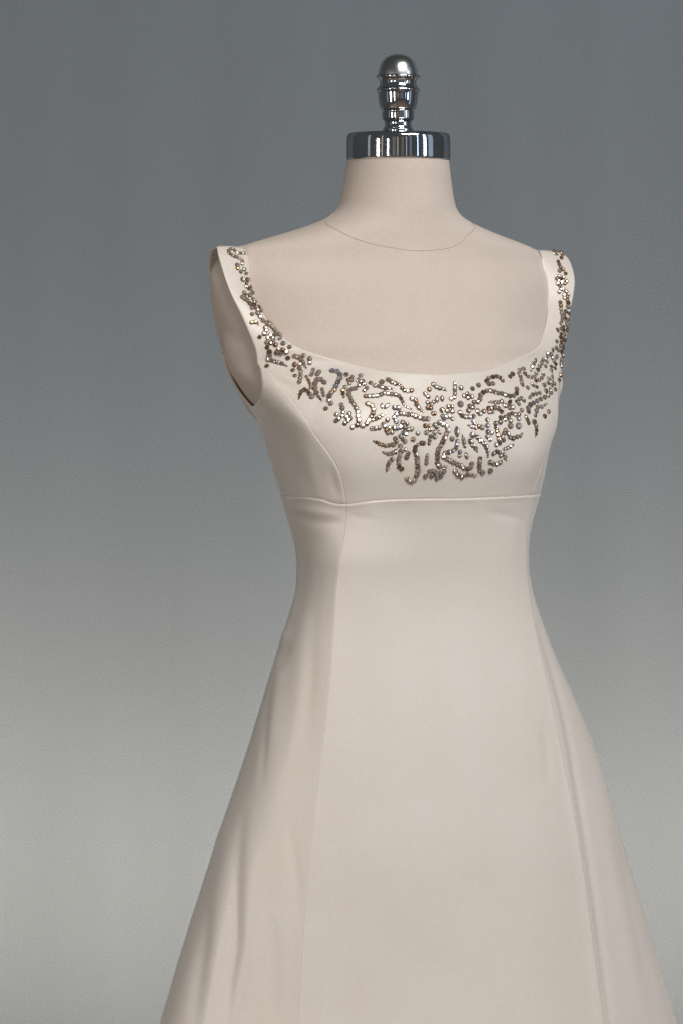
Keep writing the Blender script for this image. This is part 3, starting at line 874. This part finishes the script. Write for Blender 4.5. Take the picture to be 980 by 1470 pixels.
def stone(V, Fc, MI, loc, no, r, kind, length=None, along=None, k=8):
    """one set stone: bezel cup and faceted crown; elongated when length is given"""
    no = no.normalized()
    ax = along if along is not None else Vector((random.uniform(-1, 1), random.uniform(-1, 1), random.uniform(-1, 1)))
    ax = (ax - no*ax.dot(no)).normalized()
    tilt = 0.0 if length else random.uniform(0, 0.22)
    n2 = (no + ax*tilt).normalized(); a = (ax - n2*ax.dot(n2)).normalized(); b = n2.cross(a)
    R = r/PXM; LL = (length/PXM/2 if length else R)
    base = len(V); ph = random.uniform(0, 6.28) if not length else 0
    def ring(f, h):
        for i in range(k):
            w = 2*math.pi*i/k + ph; c, s = math.cos(w), math.sin(w)
            if length: 
                x = LL*f*c; y = R*f*s*(1-0.45*abs(c)**2)
            else: x = R*f*c; y = R*f*s
            V.append(loc + a*x + b*y + n2*(h*R))
    ring(1.0, -0.3); ring(1.0, 0.42); ring(0.86, 0.55); ring(0.84, 0.47); ring(0.48, 0.92)
    V.append(loc + n2*(0.95*R)); cidx = len(V)-1
    ki = SKEYS.index(kind)
    for lv in range(4):
        for i in range(k):
            j = (i+1) % k
            Fc.append((base+lv*k+i, base+lv*k+j, base+(lv+1)*k+j, base+(lv+1)*k+i)); MI.append(0 if lv < 3 else ki)
    for i in range(k):
        Fc.append((base+4*k+i, base+4*k+(i+1) % k, cidx)); MI.append(ki)
nmotif = 0; nst = 0
for tn, (tx, ty, txt) in TILES.items():
    for line in txt.strip().splitlines():
        head, ptxt = line.split(':'); hp = head.split(); kd, colr = hp[0][0], hp[0][1]; r = float(hp[1]); tp = int(hp[2]) if len(hp) > 2 else 0
        pts = np.array([[float(c) for c in p.split(',')] for p in ptxt.split()])*0.10204 + np.array([tx, ty])
        V, Fc, MI = [], [], []; mixk = MIXES[colr]
        if kd == 'd':
            for p in pts:
                loc, no = on_dress(*p)
                if loc: stone(V, Fc, MI, loc, no, r*random.uniform(1.08, 1.25), random.choice(mixk)); nst += 1
            nm = 'crystal' if len(pts) == 1 else 'crystal_cluster'
        elif kd == 'l':
            la, na = on_dress(*pts[0]); lb, nb = on_dress(*pts[1]); nm = 'leaf_crystal'
            if la and lb:
                stone(V, Fc, MI, (la+lb)/2, (na+nb)/2, r*1.1, random.choice(mixk), (la-lb).length*PXM, (lb-la), 10); nst += 1
        else:
            nm = 'bead_scroll'
            cur = resample(pts, 0); s = np.concatenate([[0], np.cumsum(np.linalg.norm(np.diff(cur, axis=0), axis=1))]); T = s[-1]; d = 0.0
            prevd = None
            while d <= T + 0.3:
                f = d/T; rr = r
                if tp == 1: rr = r*(1 - 0.62*smoothstep(0.55, 1.05, f))
                if tp == 2: rr = r*(1 - 0.6*smoothstep(0.3, 0.55, abs(f-0.5)))
                if tp == 3: rr = r*(1 - 0.5*smoothstep(0.6, 1.0, f))
                rr = float(rr)*random.uniform(1.04, 1.18)
                p = np.array([np.interp(d, s, cur[:, 0]), np.interp(d, s, cur[:, 1])])
                loc, no = on_dress(*p)
                if loc:
                    if random.random() < 0.28:
                        p2 = np.array([np.interp(min(T, d+2), s, cur[:, 0]), np.interp(min(T, d+2), s, cur[:, 1])]); p1 = np.array([np.interp(max(0, d-2), s, cur[:, 0]), np.interp(max(0, d-2), s, cur[:, 1])])
                        l2, n2 = on_dress(*p2); l1, n1 = on_dress(*p1)
                        al = (l2-l1) if (l1 and l2 and (l2-l1).length > 1e-5) else Vector((0, 0, 1))
                        stone(V, Fc, MI, loc, no, rr*1.02, random.choice(mixk), rr*2.5, al, 10); d += rr*0.2
                    else: stone(V, Fc, MI, loc, no, rr, random.choice(mixk))
                    nst += 1
                d += rr*1.5
        if V:
            o = child(nm, V, Fc, [STONES[k] for k in SKEYS], front, smooth=False)
            o.data.polygons.foreach_set('material_index', MI); nmotif += 1
print('motifs', nmotif, 'stones', nst)
